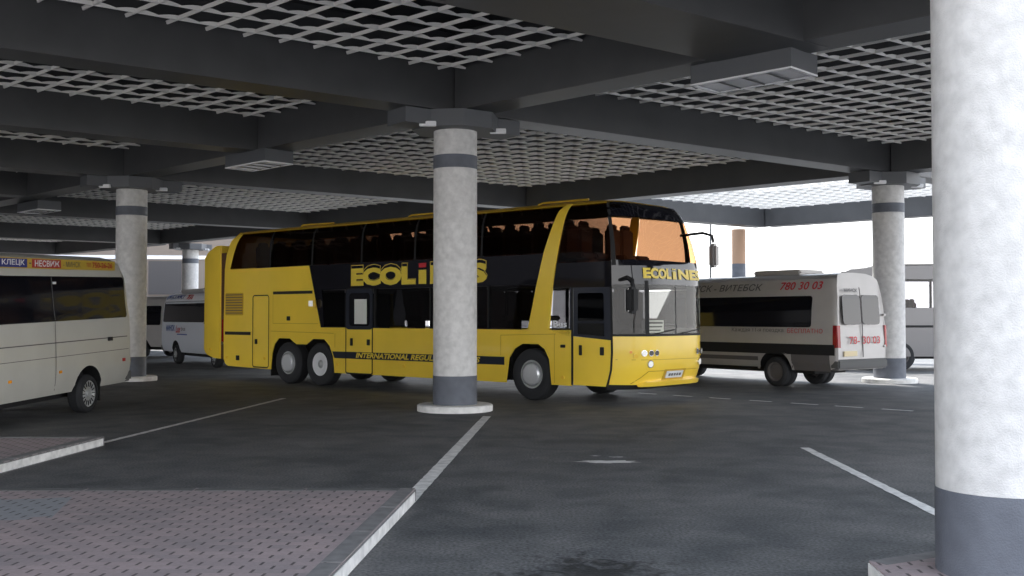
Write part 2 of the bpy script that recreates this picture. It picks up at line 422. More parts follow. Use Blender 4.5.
# ------------------------------------------------------------------ pillars
def ab(a, b):
    e1 = Vector((.800, .600)); e2 = Vector((-.719, .695)); p = Vector((-1.04, 19.2))+e1*a+e2*b
    return p
E1ANG = math.atan2(.6, .8); E2ANG = math.atan2(.695, -.719)
def pillar(x, y, label, plinth=True, base=0, r=.40, grey_top=.64, top=5.10, cap=True, arm=1.25, grp='round concrete pillars'):
    t = thing('concrete_pillar', (x, y, base), 0, label, 'pillar', grp)
    lathe('shaft', [(0, 0), (r-.001, 0), (r-.001, top), (0, top)], 'concrete_warm' if grey_top > 2 else 'concrete', t, seg=64, axis='Z')
    lathe('painted_base', [(r+.004, 0), (r+.004, grey_top)], 'pillar_grey', t, seg=64, axis='Z')
    if grey_top < 2: lathe('painted_band', [(r+.004, 4.40), (r+.004, 4.64)], 'pillar_grey', t, seg=64, axis='Z')
    if plinth:
        lathe('plinth', [(0, 0), (.69, 0), (.69, .10), (.66, .12), (r, .12)], 'white_kerb', t, seg=48, axis='Z')
    if cap:
        bm = bmesh.new(); add_cyl(bm, (0, 0, top+.14), .80, .298, 8)
        bmesh.ops.rotate(bm, verts=bm.verts, cent=(0, 0, 0), matrix=Matrix.Rotation(E1ANG+PI/8, 3, 'Z'))
        from_bm('capital', bm, 'capital', t)
        bm = bmesh.new(); add_box(bm, (0, 0, top+.15), (2*arm, .62, .27), E1ANG);
        from_bm('capital_arm', bm, 'capital', t)
        for sx in (-1, 1):
            d = Vector((.8, .6))*sx*.62; nrm = Vector((.6, -.8))*.46
            box('floodlight', (d.x+nrm.x*.6+(.12*sx), d.y+nrm.y*.9, top+.02), (.30, .10, .09), 'lamp_frame', t, bevel=.01)
    return t
pillar(-1.04, 19.2, 'central round pillar standing before the yellow bus side')
pillar(-10.2, 28.1, 'round pillar with grey base just behind the white van at left')
pillar(9.80, 27.3, 'round pillar beside the rear doors of the grey minibus')
pillar(3.09, 6.63, 'huge nearest rough plastered pillar cut by right picture edge', plinth=False, base=0, grey_top=.64, cap=False, top=5.39)
pillar(-16.4, 53.5, 'distant pillar behind the pale blue lettered minibus at left', plinth=False, arm=1.0)
pillar(9.6, 44.4, 'distant thin pillar with grey lower half above grey minibus roof', plinth=False, r=.29, grey_top=3.93, cap=False, top=5.39)

# ------------------------------------------------------------------ ceiling
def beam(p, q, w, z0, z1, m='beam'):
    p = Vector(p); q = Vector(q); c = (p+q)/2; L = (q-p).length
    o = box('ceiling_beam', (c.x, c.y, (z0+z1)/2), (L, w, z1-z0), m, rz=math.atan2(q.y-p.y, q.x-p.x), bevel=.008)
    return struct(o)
K = 6.4; ZB = 5.40; ZG = 6.10
AL = (-13.4, 0, 13.4)
for k in range(-2, 10):
    a0, a1 = -20.0, 13.4
    if k % 2: a1 = .34            # the half-bay beams stop at the central row of pillars
    if k in (0, 2): a1 = 25.8
    if k == -1: beam(ab(a0, -6.5), ab(a1, -6.5), 1.5, ZB-.004, ZG+.7)
    else: beam(ab(a0, k*K), ab(a1, k*K), .70, ZB, ZG+.7)
for a in AL:
    for k in range(-2, 9):
        if a > 1 and (k % 2 or k == 8): continue
        beam(ab(a, k*K+.35), ab(a, (k+(2 if a > 1 else 1))*K-.35), .70, ZB+.003, ZG+.7)
beam(ab(25.8, .35), ab(25.8, 2*K-.35), .70, ZB+.003, ZG+.7)
# louvre panels
def grille(a0, b0, a1, b1):
    vs, fs = [], []
    nb = round((b1-b0)/.64); na = 21
    e1 = Vector((.8, .6)); e2 = Vector((-.719, .695))
    def quadbox(P0, P1, t, tops, bots, wt=1):
        """upright fin from P0 to P1, thickness vector t, heights sampled along it"""
        n = len(tops)-1; base = len(vs)
        for i in range(n+1):
            c = P0.lerp(P1, i/n)
            vs.extend([(c.x-t.x, c.y-t.y, bots[i]), (c.x+t.x, c.y+t.y, bots[i]), (c.x+t.x*wt, c.y+t.y*wt, tops[i]), (c.x-t.x*wt, c.y-t.y*wt, tops[i])])
        for i in range(n):
            o = base+4*i
            for j in range(4): fs.append((o+j, o+(j+1) % 4, o+4+(j+1) % 4, o+4+j))
        fs.append((base, base+3, base+2, base+1)); o = base+4*n; fs.append((o, o+1, o+2, o+3))
    for i in range(na):
        a = a0+(a1-a0)*(i+.5)/na
        quadbox(ab(a, b0), ab(a, b1), e1*.010, [ZG+.050]*2, [ZG]*2, 2.6)
    prof = [0, .45, .8, .96, 1, .96, .8, .45, 0]
    for j in range(nb):
        b = b0+(b1-b0)*(j+.5)/nb
        tops = []
        for i in range(na): tops += [ZG+.018+.042*v for v in prof[:-1]]
        tops.append(ZG+.018)
        quadbox(ab(a0, b), ab(a1, b), e2*.008, tops, [ZG-.004]*len(tops), 3.0)
    struct(from_data('ceiling_grille', vs, fs, 'fin'))
for k in range(-2, 9):
    for a in (-13.4, 0):
        if a == 0:
            if k % 2 == 0 and k < 8: grille(a+.35, k*K+.35, a+13.05, (k+2)*K-.35)
            continue
        b0 = k*K+.35; b1 = (k+1)*K-.35
        if k == -2: b1 = -6.5-.75
        if k == -1: b0 = -6.5+.75
        grille(a+.35, b0, a+13.05, b1)
grille(13.75, .35, 25.45, 2*K-.35)
# dark slab above the louvres (the right bay is open to the sky)
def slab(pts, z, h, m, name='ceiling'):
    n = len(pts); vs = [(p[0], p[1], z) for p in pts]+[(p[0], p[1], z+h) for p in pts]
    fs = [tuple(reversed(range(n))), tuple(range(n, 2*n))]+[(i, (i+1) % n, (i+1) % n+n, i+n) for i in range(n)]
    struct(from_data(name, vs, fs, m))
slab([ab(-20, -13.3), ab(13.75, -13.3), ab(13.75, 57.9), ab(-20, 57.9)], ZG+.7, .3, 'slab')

# recessed lamp boxes hanging under the beam crossings
def lampbox(c, label):
    t = thing('ceiling_lamp', (c[0], c[1], 5.12), E2ANG, label, 'ceiling lamp', 'ceiling lamp boxes')
    bm = bmesh.new(); add_box(bm, (0, 0, .15), (1.64, .74, .28)); from_bm('housing', bm, 'capital', t)
    bm = bmesh.new()
    for x in (-.80, .80): add_box(bm, (x, 0, 0), (.05, .74, .025))
    for y in (-.35, .35): add_box(bm, (0, y, 0), (1.64, .05, .025))
    from_bm('frame', bm, 'lamp_frame', t)
    bm = bmesh.new(); add_box(bm, (0, 0, .008), (1.54, .64, .01)); from_bm('reflector', bm, 'lamp_louvre', t)
    bm = bmesh.new()
    for i in (-1, 0, 1): add_box(bm, (i*.4, 0, -.002), (.02, .64, .02))
    from_bm('divider', bm, 'ink', t)
lampbox((3.48, 15.09), 'large lamp box under the beams near the top right centre')
lampbox((-5.75, 23.75), 'lamp box between the central pillar and the left pillar')
lampbox((-15.4, 34.1), 'far lamp box above the white van at the left edge')

# ------------------------------------------------------------------ wheels
def wheel(name, parent, x, y, r, w, side, style, rimr=.29):
    """side -1 = outer face looks to -y ; wheel is a part, rim and hub its sub-parts"""
    s = side
    prof = [(rimr, 0), (rimr+.03, -.02), (r-.10, -.03), (r-.03, -.01), (r, .04), (r, w-.04), (r-.03, w), (rimr, w)]
    tyre = lathe(name, [(a, b*(-s)) for a, b in prof], 'tyre', parent, c=(x, y, r), closed=True)
    rim = {'chrome': 'rim', 'white': 'whiterim', 'van': 'rim', 'dull': 'interior'}[style]
    if style == 'white':
        pr = [(rimr, .0), (rimr-.02, -.012), (.10, .02), (.10, -.02), (0, -.03)]
        pr = [(rimr, .0), (rimr-.02, -.012), (.11, .015), (.11, .05)]
    elif style == 'chrome': pr = [(rimr, .0), (rimr-.03, .0), (rimr-.05, .07), (.14, .09), (0, .09)]
    else: pr = [(rimr, .0), (rimr-.03, .0), (rimr-.05, .04), (.08, .02), (0, .02)]
    ro = lathe('rim', [(a, b*(-s)) for a, b in pr], rim, tyre, c=(x, y, r))
    if style == 'chrome':
        hb = lathe('hub', [(a, b*(-s)) for a, b in [(.23, .05), (.225, -.03), (.19, -.055), (0, -.065)]], 'hubcap', tyre, c=(x, y, r), seg=24)
        bm = bmesh.new()
        for k in range(10):
            a = 2*PI*k/10; add_cyl(bm, (x+.205*math.cos(a), y-s*.075, r+.205*math.sin(a)), .018, .06, 8, 'Y')
        from_bm('wheel_nuts', bm, 'chrome', tyre)
    elif style == 'white':
        lathe('hub', [(a, b*(-s)) for a, b in [(.12, .05), (.09, .02), (.05, -.02), (0, -.02)]], 'rim', tyre, c=(x, y, r), seg=24)
    elif style == 'van':
        bm = bmesh.new()
        for k in range(16):
            a = 2*PI*k/16
            add_box(bm, (x+.17*math.cos(a), y-s*.0, r+.17*math.sin(a)), (.012, .012, .09))
            vs = bm.verts[-8:]
            bmesh.ops.rotate(bm, verts=vs, cent=(x+.17*math.cos(a), y, r+.17*math.sin(a)), matrix=Matrix.Rotation(PI/2-a, 3, 'Y'))
        from_bm('slot', bm, 'dark', tyre)
        lathe('hub', [(a, b*(-s)) for a, b in [(.06, .02), (.05, -.01), (0, -.015)]], 'rim', tyre, c=(x, y, r), seg=16)
    return tyre

# ------------------------------------------------------------------ the double-decker
W = 2.72
def lerp_tab(tab, z):
    if z <= tab[0][0]: return tab[0][1]
    for (a, u), (b, v) in zip(tab, tab[1:]):
        if z <= b: return u+(v-u)*(z-a)/(b-a)
    return tab[-1][1]
def inset(z): return lerp_tab([(0, .0), (2.9, .0), (3.4, .02), (3.7, .05), (3.88, .11), (3.96, .19), (4.0, .30)], z)
def nose(z): return lerp_tab([(.30, 2.42), (.40, 2.52), (.66, 2.63), (1.0, 2.66), (1.36, 2.66), (2.3, 2.65), (2.75, 2.60), (3.2, 2.46), (3.6, 2.28), (3.85, 2.13), (3.95, 2.04), (4.0, 1.9)], z)
def drop(z): return lerp_tab([(.3, .52), (.6, .58), (2.3, .60), (2.75, .56), (3.3, .42), (3.9, .24), (4.0, .22)], z)
def corner(z): return nose(z)-drop(z)
EXPO = 6.5
def near_side(p, z):
    c = corner(z); x = p if p < 1.1 else 1.1+(p-1.1)*(c-1.1)/(2.05-1.1)
    return Vector((x, inset(z), z))
def far_side(p, z):
    v = near_side(p, z); return Vector((v.x, W-v.y, z))
def bus_front(q, z):          # q = distance across, 0 at the near side
    i = inset(z); y = i+(W-2*i)*q/W; t = min(1, abs(q-W/2)/(W/2))
    return Vector((nose(z)-drop(z)*t**EXPO, y, z))
NS = dict(sgn=1); 
bus = thing('coach_bus', (.37, 21.5, 0), math.atan2(-.657, .754), 'large yellow double-decker coach with black window bands, parked behind the central pillar', 'bus')
def NP(name, poly, m, parent=bus, off=0, thick=.03, **k): return panel(name, poly, near_side, m, parent, off=off, thick=thick, sgn=1, **k)
def FP(name, poly, m, parent=bus, off=0, thick=.03, **k): return panel(name, poly, far_side, m, parent, off=off, thick=thick, sgn=-1, **k)
QL = [.04, .09, .16, .25, .36, .5, .7, .95, 1.275, 1.6, 1.85, 2.05, 2.19, 2.3, 2.41, 2.5, 2.57, 2.62, 2.67, 2.70]
def FR(name, poly, m, parent=bus, off=0, thick=.03, **k):
    k.setdefault('plines', QL); k.setdefault('zs', .15); k.setdefault('smooth', True)
    return panel(name, poly, bus_front, m, parent, off=off, thick=thick, sgn=1, **k)
def arch(x0, x1, zt, zb, r=.32, n=6):
    """points of a wheel opening from x1 side back to x0 (traversed right to left along the bottom edge)"""
    pts = [(x1, zb), (x1-.03, zb+.5)]
    pts += [(x1-.10, zt-.17), (x1-.28, zt-.01), (x1-.42, zt)]
    pts += [(x0+.42, zt), (x0+.28, zt-.01), (x0+.10, zt-.17), (x0+.03, zb+.5), (x0, zb)]
    return pts
zs0 = .34
def lower_poly():
    front_arch = [(.56, zs0), (.50, .85), (.38, 1.05), (.22, 1.15), (-.22, 1.15), (-.42, 1.05), (-.58, .85), (-.66, zs0)]
    rear = [(-6.22, zs0), (-6.28, .75), (-6.42, 1.0), (-6.62, 1.15), (-7.06, 1.15), (-7.32, 1.01), (-7.72, 1.01), (-8.0, 1.15), (-8.46, 1.15), (-8.64, 1.0), (-8.75, .75), (-8.80, zs0)]
    bot = [(1.06, zs0)]+front_arch+rear+[(-8.9, zs0), (-10.7, .37), (-10.84, .42), (-10.92, .55)]
    return bot[::-1]+[(1.06, 1.44), (-10.93, 1.44)]
lp = lower_poly()
NP('lower_side_panel', lp, 'yellow', ps=20, zs=5)
FP('lower_side_panel', lp, 'yellow', ps=20, zs=5)
for F_, sd in ((NP, 0), (FP, 1)):
    F_('rear_quarter_panel', [(-10.93, 1.44), (-6.75, 1.44), (-7.22, 2.98), (-10.90, 2.98)], 'yellow', ps=20, zs=5)
    F_('rear_pillar', [(-10.90, 2.98), (-10.66, 2.98), (-10.52, 3.4), (-10.30, 3.9), (-10.3, 3.97), (-10.47, 3.97), (-10.70, 3.75), (-10.84, 3.4)], 'yellow', ps=20, zs=.15)
    F_('black_band', [(-7.22, 2.98), (-6.75, 1.44), (-6.62, 1.44), (-6.72, 2.36), (-5.82, 2.36), (.18, 2.36), (-.02, 1.44), (.02, 1.44), (.24, 2.38), (.36, 2.98)], 'black', ps=20, zs=5, off=.002)
    # slanted yellow ribbon
    F_('ribbon', [(-.06, 1.42), (.50, 1.42), (.60, 2.34), (.74, 3.1), (.92, 3.9), (.98, 3.96), (.84, 3.96), (.70, 3.84), (.56, 3.5), (.38, 3.05), (.18, 2.36)], 'yellow', off=.012, ps=20, zs=.12)
    F_('front_band', [(.62, 2.28), (2.05, 2.28), (2.05, 2.78), (.70, 2.78)], 'black', off=.002, ps=1, zs=.3)
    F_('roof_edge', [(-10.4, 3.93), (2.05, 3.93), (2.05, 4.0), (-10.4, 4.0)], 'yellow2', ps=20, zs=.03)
    # upper windows, one pane between each pair of posts
    xs = [-10.30, -8.86, -7.12, -5.25, -3.42, -1.36, .30]
    for i in range(6):
        a, b = xs[i]+.03, xs[i+1]-.03
        if i == 0: pl = [(-10.64, 3.0), (b, 3.0), (b, 3.93), (-10.28, 3.93), (-10.5, 3.4)]
        elif i == 5: pl = [(a, 3.0), (.36, 3.0), (.56, 3.5), (.70, 3.84), (.74, 3.93), (a, 3.93)]
        else: pl = rect(a, 3.0, b, 3.93)
        F_('upper_window', pl, 'sideglass', thick=.006, ps=20, zs=.15)
        if i: F_('window_post', rect(xs[i]-.06, 2.98, xs[i]+.06, 3.93), 'dark', thick=.03, off=-.008, ps=20, zs=.15)
    F_('upper_window', [(.74, 2.8), (2.03, 2.8), (2.03, 3.93), (.95, 3.93), (.84, 3.5)], 'sideglass', thick=.006, ps=.4, zs=.15)
    # lower windows
    for a, b in ((-4.70, -2.95), (-2.89, -1.2), (-1.14, .0)):
        pl = rect(a, 1.47, b, 2.35) if b < -.5 else [(a, 1.47), (-.05, 1.47), (.15, 2.35), (a, 2.35)]
        F_('lower_window', pl, 'lowglass', thick=.006, ps=20, zs=5)
        F_('window_post', rect(a-.05, 1.44, a+.03, 2.37), 'dark', thick=.03, off=-.008, ps=20, zs=5)
    F_('lower_window', [(-6.6, 1.47), (-5.86, 1.47), (-5.86, 2.35), (-6.7, 2.35)], 'lowglass', thick=.006, ps=20, zs=5)
    F_('window_post', rect(-4.80, 1.44, -4.70, 2.37), 'dark', thick=.03, off=-.008, ps=20, zs=5)
    F_('lower_window', [(.56, 1.42), (1.03, 1.32), (1.03, 2.26), (.62, 2.26)], 'lowglass', thick=.006, ps=20, zs=5)
    F_('window_post', [(.50, 1.30), (1.10, 1.30), (1.10, 2.30), (1.03, 2.30), (1.03, 1.36), (.58, 1.44), (.50, 1.44)], 'frame', thick=.03, off=-.002, ps=20, zs=5)
# roof skin
out = []
for z in (3.97,): 
    ring = [(-10.52, .19), (1.1, .19)]
zr = 4.0
ringn = [Vector((-10.5, inset(zr), zr)), Vector((1.1, inset(zr), zr))]+[bus_front(q, zr) for q in [0, .05]+QL+[W]]+[Vector((1.1, W-inset(zr), zr)), Vector((-10.5, W-inset(zr), zr))]
cen = Vector((-4, W/2, 4.0)); ring2 = [v+(cen-v)*.12+Vector((0, 0, .035)) for v in ringn]; nn_ = len(ringn)
fs_ = [(i, (i+1) % nn_, (i+1) % nn_+nn_, i+nn_) for i in range(nn_)]+[tuple(range(nn_, 2*nn_))]
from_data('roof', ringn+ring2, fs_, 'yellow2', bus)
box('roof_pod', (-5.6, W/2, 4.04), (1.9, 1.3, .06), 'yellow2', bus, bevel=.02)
tube('roof_rail', [(.0, .28, 4.02), (.12, .27, 4.05), (1.3, .27, 4.04)], .022, 'yellow2', bus)
tube('roof_rail', [(-7.9, .28, 4.02), (-7.8, .27, 4.05), (-6.6, .27, 4.03)], .022, 'yellow2', bus)
tube('roof_rail', [(-3.9, .28, 4.02), (-3.8, .27, 4.05), (-2.3, .27, 4.04)], .022, 'yellow2', bus)
# rear wall
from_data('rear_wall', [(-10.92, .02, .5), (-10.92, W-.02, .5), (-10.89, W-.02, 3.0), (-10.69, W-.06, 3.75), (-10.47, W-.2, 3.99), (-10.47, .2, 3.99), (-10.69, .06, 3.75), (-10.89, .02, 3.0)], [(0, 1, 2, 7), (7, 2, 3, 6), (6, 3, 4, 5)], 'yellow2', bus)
# luggage box carried behind the rear wall
prof = [(-11.16, .55), (-11.16, 3.66), (-11.42, 3.66), (-11.80, 3.50), (-11.96, 3.34), (-11.97, .80), (-11.88, .66), (-11.5, .56)]
npf = len(prof); vs_ = [(x, .04, z) for x, z in prof]+[(x, W-.04, z) for x, z in prof]
bm = bmesh.new(); me_ = bpy.data.meshes.new('t'); me_.from_pydata(vs_, [], [tuple(range(npf)), tuple(reversed(range(npf, 2*npf)))]+[(i, i+npf, (i+1) % npf+npf, (i+1) % npf) for i in range(npf)]); bm.from_mesh(me_)
lugg = from_bm('luggage_box', bm, 'yellow', bus, bevel=.03)
box('bracket', (-11.03, W/2, 2.0), (.22, W-.12, 2.9), 'brown', lugg)
box('tail_lamp', (-10.99, .07, 1.32), (.10, .12, .62), 'red', bus, bevel=.01)
cyl('marker_lamp', (-11.6, .02, .80), .035, .03, 'amberlamp', lugg, axis='Y', seg=14)
cyl('marker_lamp', (-10.99, .02, .98), .05, .06, 'chrome', bus, axis='Y', seg=14)
# chassis and floors
bm = bmesh.new()
add_box(bm, (-9.9, W/2, .82), (2.0, 2.3, .8)); add_box(bm, (-3.4, W/2, .78), (5.5, 2.35, .8)); add_box(bm, (-4.2, W/2, .85), (13.0, 1.2, .75)); add_box(bm, (1.5, W/2, .7), (1.7, 2.0, .6))
add_box(bm, (-4.4, W/2, 1.26), (13.0, 2.46, .10))
from_bm('chassis', bm, 'dark', bus)
box('upper_floor', (-4.45, W/2, 2.44), (12.9, 2.44, .26), 'interior', bus)
box('ceiling_lining', (-4.45, W/2, 3.93), (12.0, 2.1, .03), 'interior', bus)
box('engine_bulkhead', (-9.0, W/2, 1.85), (3.9, 2.40, 1.0), 'dark', bus)
# seats
def seat_mesh():
    bm = bmesh.new()
    for y in (-.24, .24):
        add_box(bm, (0, y, .42), (.46, .44, .14)); add_box(bm, (-.26, y, .80), (.14, .44, .70)); add_box(bm, (-.28, y, 1.20), (.12, .28, .16))
    bmesh.ops.bevel(bm, geom=bm.edges[:], offset=.035, segments=2, affect='EDGES')
    add_box(bm, (0, 0, .18), (.3, .3, .34))
    return bm
s0 = from_bm('passenger_seat', seat_mesh(), 'seat', bus, smooth=False)
s0.location = (-9.4, .62, 2.58); s0.data.transform(Matrix.Diagonal((1, 1, .86, 1)))
for i in range(14):
    for y in (.62, W-.62):
        if i == 0 and y == .62: continue
        s = s0.copy(); COL.objects.link(s); s.parent = bus; s.location = (-9.4+i*.80, y, 2.58)
for i in range(4):
    for y in (.62, W-.62):
        s = s0.copy(); COL.objects.link(s); s.parent = bus; s.location = (-4.0+i*.85, y, 1.31)
s = s0.copy(); COL.objects.link(s); s.parent = bus; s.location = (1.3, W-.7, 1.25)
box('dashboard', (2.28, W/2, 1.36), (.55, 2.1, .22), 'interior', bus, bevel=.04)
lathe('steering_wheel', [(.21, 0), (.23, .012), (.25, 0), (.23, -.012)], 'dark', bus, axis='Z', c=(1.95, W-.75, 1.55), closed=True, seg=28)
for a, b, c_ in ((-4.2, -3.85, 0), (-2.95, -2.8, 0)):
    vs, fs = [], []
    for i in range(13):
        f = i/12; x = a+(b-a)*f
        for z, sq in ((1.5, .9), (1.75, 1.25), (2.0, .8), (2.33, .45)):
            vs.append(((a+b)/2+(x-(a+b)/2)*sq, .10+.02*math.sin(i*2.1), z))
    for i in range(12):
        for j in range(3): fs.append((i*4+j, i*4+4+j, i*4+5+j, i*4+1+j))
    cu_ = from_data('curtain', vs, fs, 'curtain', bus)

FP('driver_side_panel', rect(1.06, .36, 2.05, 1.32), 'yellow', ps=.3)
FP('driver_window', rect(1.10, 1.34, 2.03, 2.26), 'lowglass', thick=.006, ps=.3)
box('daylight_blocker', (.98, W-.85, 1.75), (.05, 1.5, .95), 'interior', bus)  # added inside the bus to block bright daylight seen through the windscreen
# --- near side details
seams = [rect(-9.60, .36, -8.86, 2.26)]
outline('luggage_door', rr(-9.58, .38, -8.88, 2.26, .07), near_side, bus, w=.03)
for pl in (rect(-10.92, 1.30, -9.66, 1.38),):
    pass
NP('rear_slit', rect(-10.86, 1.215, -9.68, 1.30), 'dark', off=.008, thick=.006)
NP('side_slit', rect(-8.70, 2.28, -7.08, 2.355), 'dark', off=.008, thick=.006)
gr = NP('air_grille', rr(-10.84, 1.74, -10.02, 2.34, .04), 'yellow2', off=.010, thick=.01)
bm = bmesh.new()
for i in range(8): add_box(bm, (-10.43, -.016, 1.80+i*.07), (.76, .012, .022))
from_bm('grille_bars', bm, 'ink', gr)
for (x, z, w_, h_) in ((-9.42, 1.05, .10, .13), (-10.25, .60, .14, .13), (-8.04, 1.66, .13, .11), (-5.58, 1.10, .08, .18), (-4.97, 1.10, .10, .14), (1.30, 1.05, .07, .20), (1.82, 1.04, .09, .16), (.86, 1.12, .12, .06)):
    box('handle', (x, -.012, z), (w_, .03, h_), 'dark', bus, bevel=.008)
seam('panel_seam', (-8.7, 1.53), (-6.85, 1.53), near_side, bus, w=.012, m='yellow2')
seam('panel_seam', (-8.8, 1.33), (-6.25, 1.30), near_side, bus, w=.014, m='yellow2')
seam('panel_seam', (-6.2, 1.30), (-6.2, .95), near_side, bus, w=.014, m='yellow2')
seam('panel_seam', (-4.83, .36), (-4.83, 1.44), near_side, bus, w=.03)
seam('panel_seam', (-8.70, 1.53), (-8.70, 2.28), near_side, bus, w=.012, m='yellow2')
seam('panel_seam', (-.80, 1.32), (.68, 1.36), near_side, bus, w=.012, m='yellow2')
seam('panel_seam', (.64, .38), (.64, 1.36), near_side, bus, w=.012, m='yellow2')
seam('panel_seam', (-.80, .9), (-.80, 1.32), near_side, bus, w=.012, m='yellow2')
# stripe with lettering
NP('stripe', [(-6.22, .70), (-.70, .70), (-.70, .87), (-6.30, .86)], 'frame', off=.006, thick=.004, ps=20, zs=5)
text('lettering', 'INTERNATIONAL REGULAR BUS LINES', near_side, -5.42, -1.38, .725, .85, 'lettery', bus, bold=.035, shear=.25)
for x, z in ((-6.10, .55), (-3.75, .58), (.86, .50), (-9.05, .62), (-10.75, .60)):
    cyl('marker_lamp', (x, -.01, z), .035, .03, 'amberlamp', bus, axis='Y', seg=14)
# big lettering on the black band
for body_, a_, b_ in (('ECOL', -5.60, -3.38), ('NES', -2.90, -1.19)):
    text('letter_outline', body_, near_side, a_-.015, b_+.015, 2.43, 2.945, 'yelsign', bus, bold=.065, off=.006)
    text('letter_inside', body_, near_side, a_+.005, b_-.005, 2.45, 2.925, 'black', bus, bold=.045, off=.009)
text('lettering', 'ECOL', near_side, -5.60, -3.38, 2.44, 2.86, 'lettery', bus, bold=.06)
NP('lettering', rect(-3.27, 2.44, -3.03, 2.76), 'lettery', off=.012, thick=.004)
NP('lettering', rect(-3.27, 2.81, -3.03, 2.91), 'redletter', off=.012, thick=.004)
text('lettering', 'NES', near_side, -2.90, -1.19, 2.44, 2.86, 'lettery', bus, bold=.06)
# middle passenger door
md = NP('middle_door', rr(-5.78, 1.40, -4.84, 2.36, .09), 'frame', off=.012, thick=.03)
NP('door_window', rr(-5.66, 1.48, -4.92, 2.27, .10), 'vglass', md, off=.018, thick=.006)
NP('white_sheet', rect(-5.46, 1.53, -5.02, 2.12), 'card', md, off=.024, thick=.003)  # plain white sheet over the door window
outline('door_seam', rr(-5.79, .35, -4.84, 2.37, .05), near_side, md, w=.03)
box('curb_lamp', (-6.97, -.09, 2.03), (.22, .10, .20), 'yellow', bus, bevel=.03)
box('curb_lamp_glass', (-6.97, -.145, 2.03), (.16, .012, .14), 'lamp', bus)
# front door
fd = NP('front_door', [(1.12, .36), (2.04, .36), (2.04, 1.25), (1.12, 1.32)], 'yellow', off=.004, thick=.03, ps=.3)
NP('door_frame', [(1.12, 1.33), (2.04, 1.26), (2.04, 2.28), (1.12, 2.28)], 'frame', fd, off=.002, thick=.03, ps=.3)
NP('door_window', rr(1.24, 1.62, 1.86, 2.17, .05), 'lowglass', fd, off=.02, thick=.006)
NP('door_window', [(1.24, 1.37), (1.86, 1.33), (1.86, 1.58), (1.24, 1.58)], 'lowglass', fd, off=.02, thick=.006)
seam('door_seam', (1.09, .36), (1.09, 2.28), near_side, fd, w=.045)
seam('door_seam', (2.03, .36), (2.03, 2.28), near_side, fd, w=.05)
text('lettering', 'Bus', near_side, .62, .96, 1.50, 1.63, 'whitelet', bus, bold=.02)

# --- front
FR('front_bumper', rect(0, .40, W, 1.36), 'yellow')
FR('front_chin', rect(0, .30, W, .40), 'dark', off=-.02)
FR('windscreen', rect(.42, 1.36, W-.05, 2.33), 'windscreen', thick=.006)
FR('screen_pillar', rect(0, 1.36, .42, 2.33), 'lowglass', thick=.006)
FR('header_band', rect(0, 2.33, W, 2.72), 'black', thick=.03)
FR('upper_windscreen', rect(.03, 2.75, W-.05, 3.90), 'upscreen', thick=.006)
for q0, q1 in ((0, .035), (W-.06, W)): FR('upper_pillar', rect(q0, 2.70, q1, 3.92), 'dark', off=.004)
for q0, q1 in ((.36, .44), (W-.10, W)): FR('lower_pillar', rect(q0, 1.34, q1, 2.40), 'dark', off=.002)
FR('upper_header', rect(0, 3.66, W, 3.95), 'black', off=.004)
FR('upper_sill', rect(0, 2.69, W, 2.80), 'black', off=.004)
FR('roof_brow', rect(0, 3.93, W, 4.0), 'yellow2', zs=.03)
FR('screen_rubber', rect(0, 1.33, W, 1.375), 'dark', off=.006)
FR('screen_divider', rect(1.30, 1.36, 1.325, 2.33), 'dark', off=.002)
text('lettering', 'ECOL', bus_front, .34, 1.18, 2.44, 2.65, 'lettery', bus, bold=.05, off=.015)
FR('lettering', rect(1.24, 2.44, 1.36, 2.60), 'lettery', off=.015, thick=.004)
FR('lettering', rect(1.24, 2.625, 1.36, 2.655), 'lettery', off=.015, thick=.004)
text('lettering', 'NES', bus_front, 1.44, 2.36, 2.44, 2.65, 'lettery', bus, bold=.05, off=.015)
card = FR('destination_card', rect(.30, 1.40, .92, 1.64), 'card', off=-.03, thick=.004)
for za, zb, qa in ((1.57, 1.61, .88), (1.50, 1.53, .86), (1.43, 1.46, .80)):   # illegible lines of print
    FR('card_print', rect(.42, za, qa, zb), 'interior', card, off=-.025, thick=.002)
seam('bumper_crease_shade', (.02, .885), (W-.02, .865), bus_front, bus, w=.012, m='yellow2', off=.004)  # shade of the bumper creases, painted as darker yellow lines
seam('bumper_crease_shade', (.45, .66), (W-.45, .66), bus_front, bus, w=.014, m='yellow2', off=.004)
seam('bumper_crease_shade', (.45, .66), (.20, .42), bus_front, bus, w=.016, m='yellow2', off=.004)
seam('bumper_crease_shade', (W-.45, .66), (W-.20, .42), bus_front, bus, w=.016, m='yellow2', off=.004)
FR('bumper_lip', [(.30, .40), (W-.30, .40), (W-.42, .47), (.42, .47)], 'yellow', off=.07, thick=.08)
def frontlamp(name, q, z, r, m, k='chrome'):
    P_ = bus_front(q, z); n_ = surf_n(bus_front, q, z, 1)
    bm = bmesh.new(); add_cyl(bm, (0, 0, 0), r, .05, 20)
    rot = n_.to_track_quat('Z', 'Y').to_matrix().to_4x4()
    bmesh.ops.transform(bm, matrix=Matrix.Translation(P_) @ rot, verts=bm.verts)
    o = from_bm(name, bm, k, bus); autosmooth(o)
    bm = bmesh.new(); add_cyl(bm, (0, 0, .028), r*.78, .012, 20)
    bmesh.ops.transform(bm, matrix=Matrix.Translation(P_) @ rot, verts=bm.verts)
    l = from_bm('lens', bm, m, o); autosmooth(l)
for sgn_, base in ((1, 0), (-1, W)):
    for q in (.33, .47, .62): frontlamp('headlight', base+sgn_*q, 1.01, .062, 'interior' if q > .4 else 'lamp')
    frontlamp('fog_lamp', base+sgn_*.47, .80, .075, 'lamp')
    frontlamp('indicator', base+sgn_*.21, .955, .05, 'amberlamp', 'yellow')
    frontlamp('indicator', base+sgn_*.15, 1.03, .035, 'orange', 'yellow')
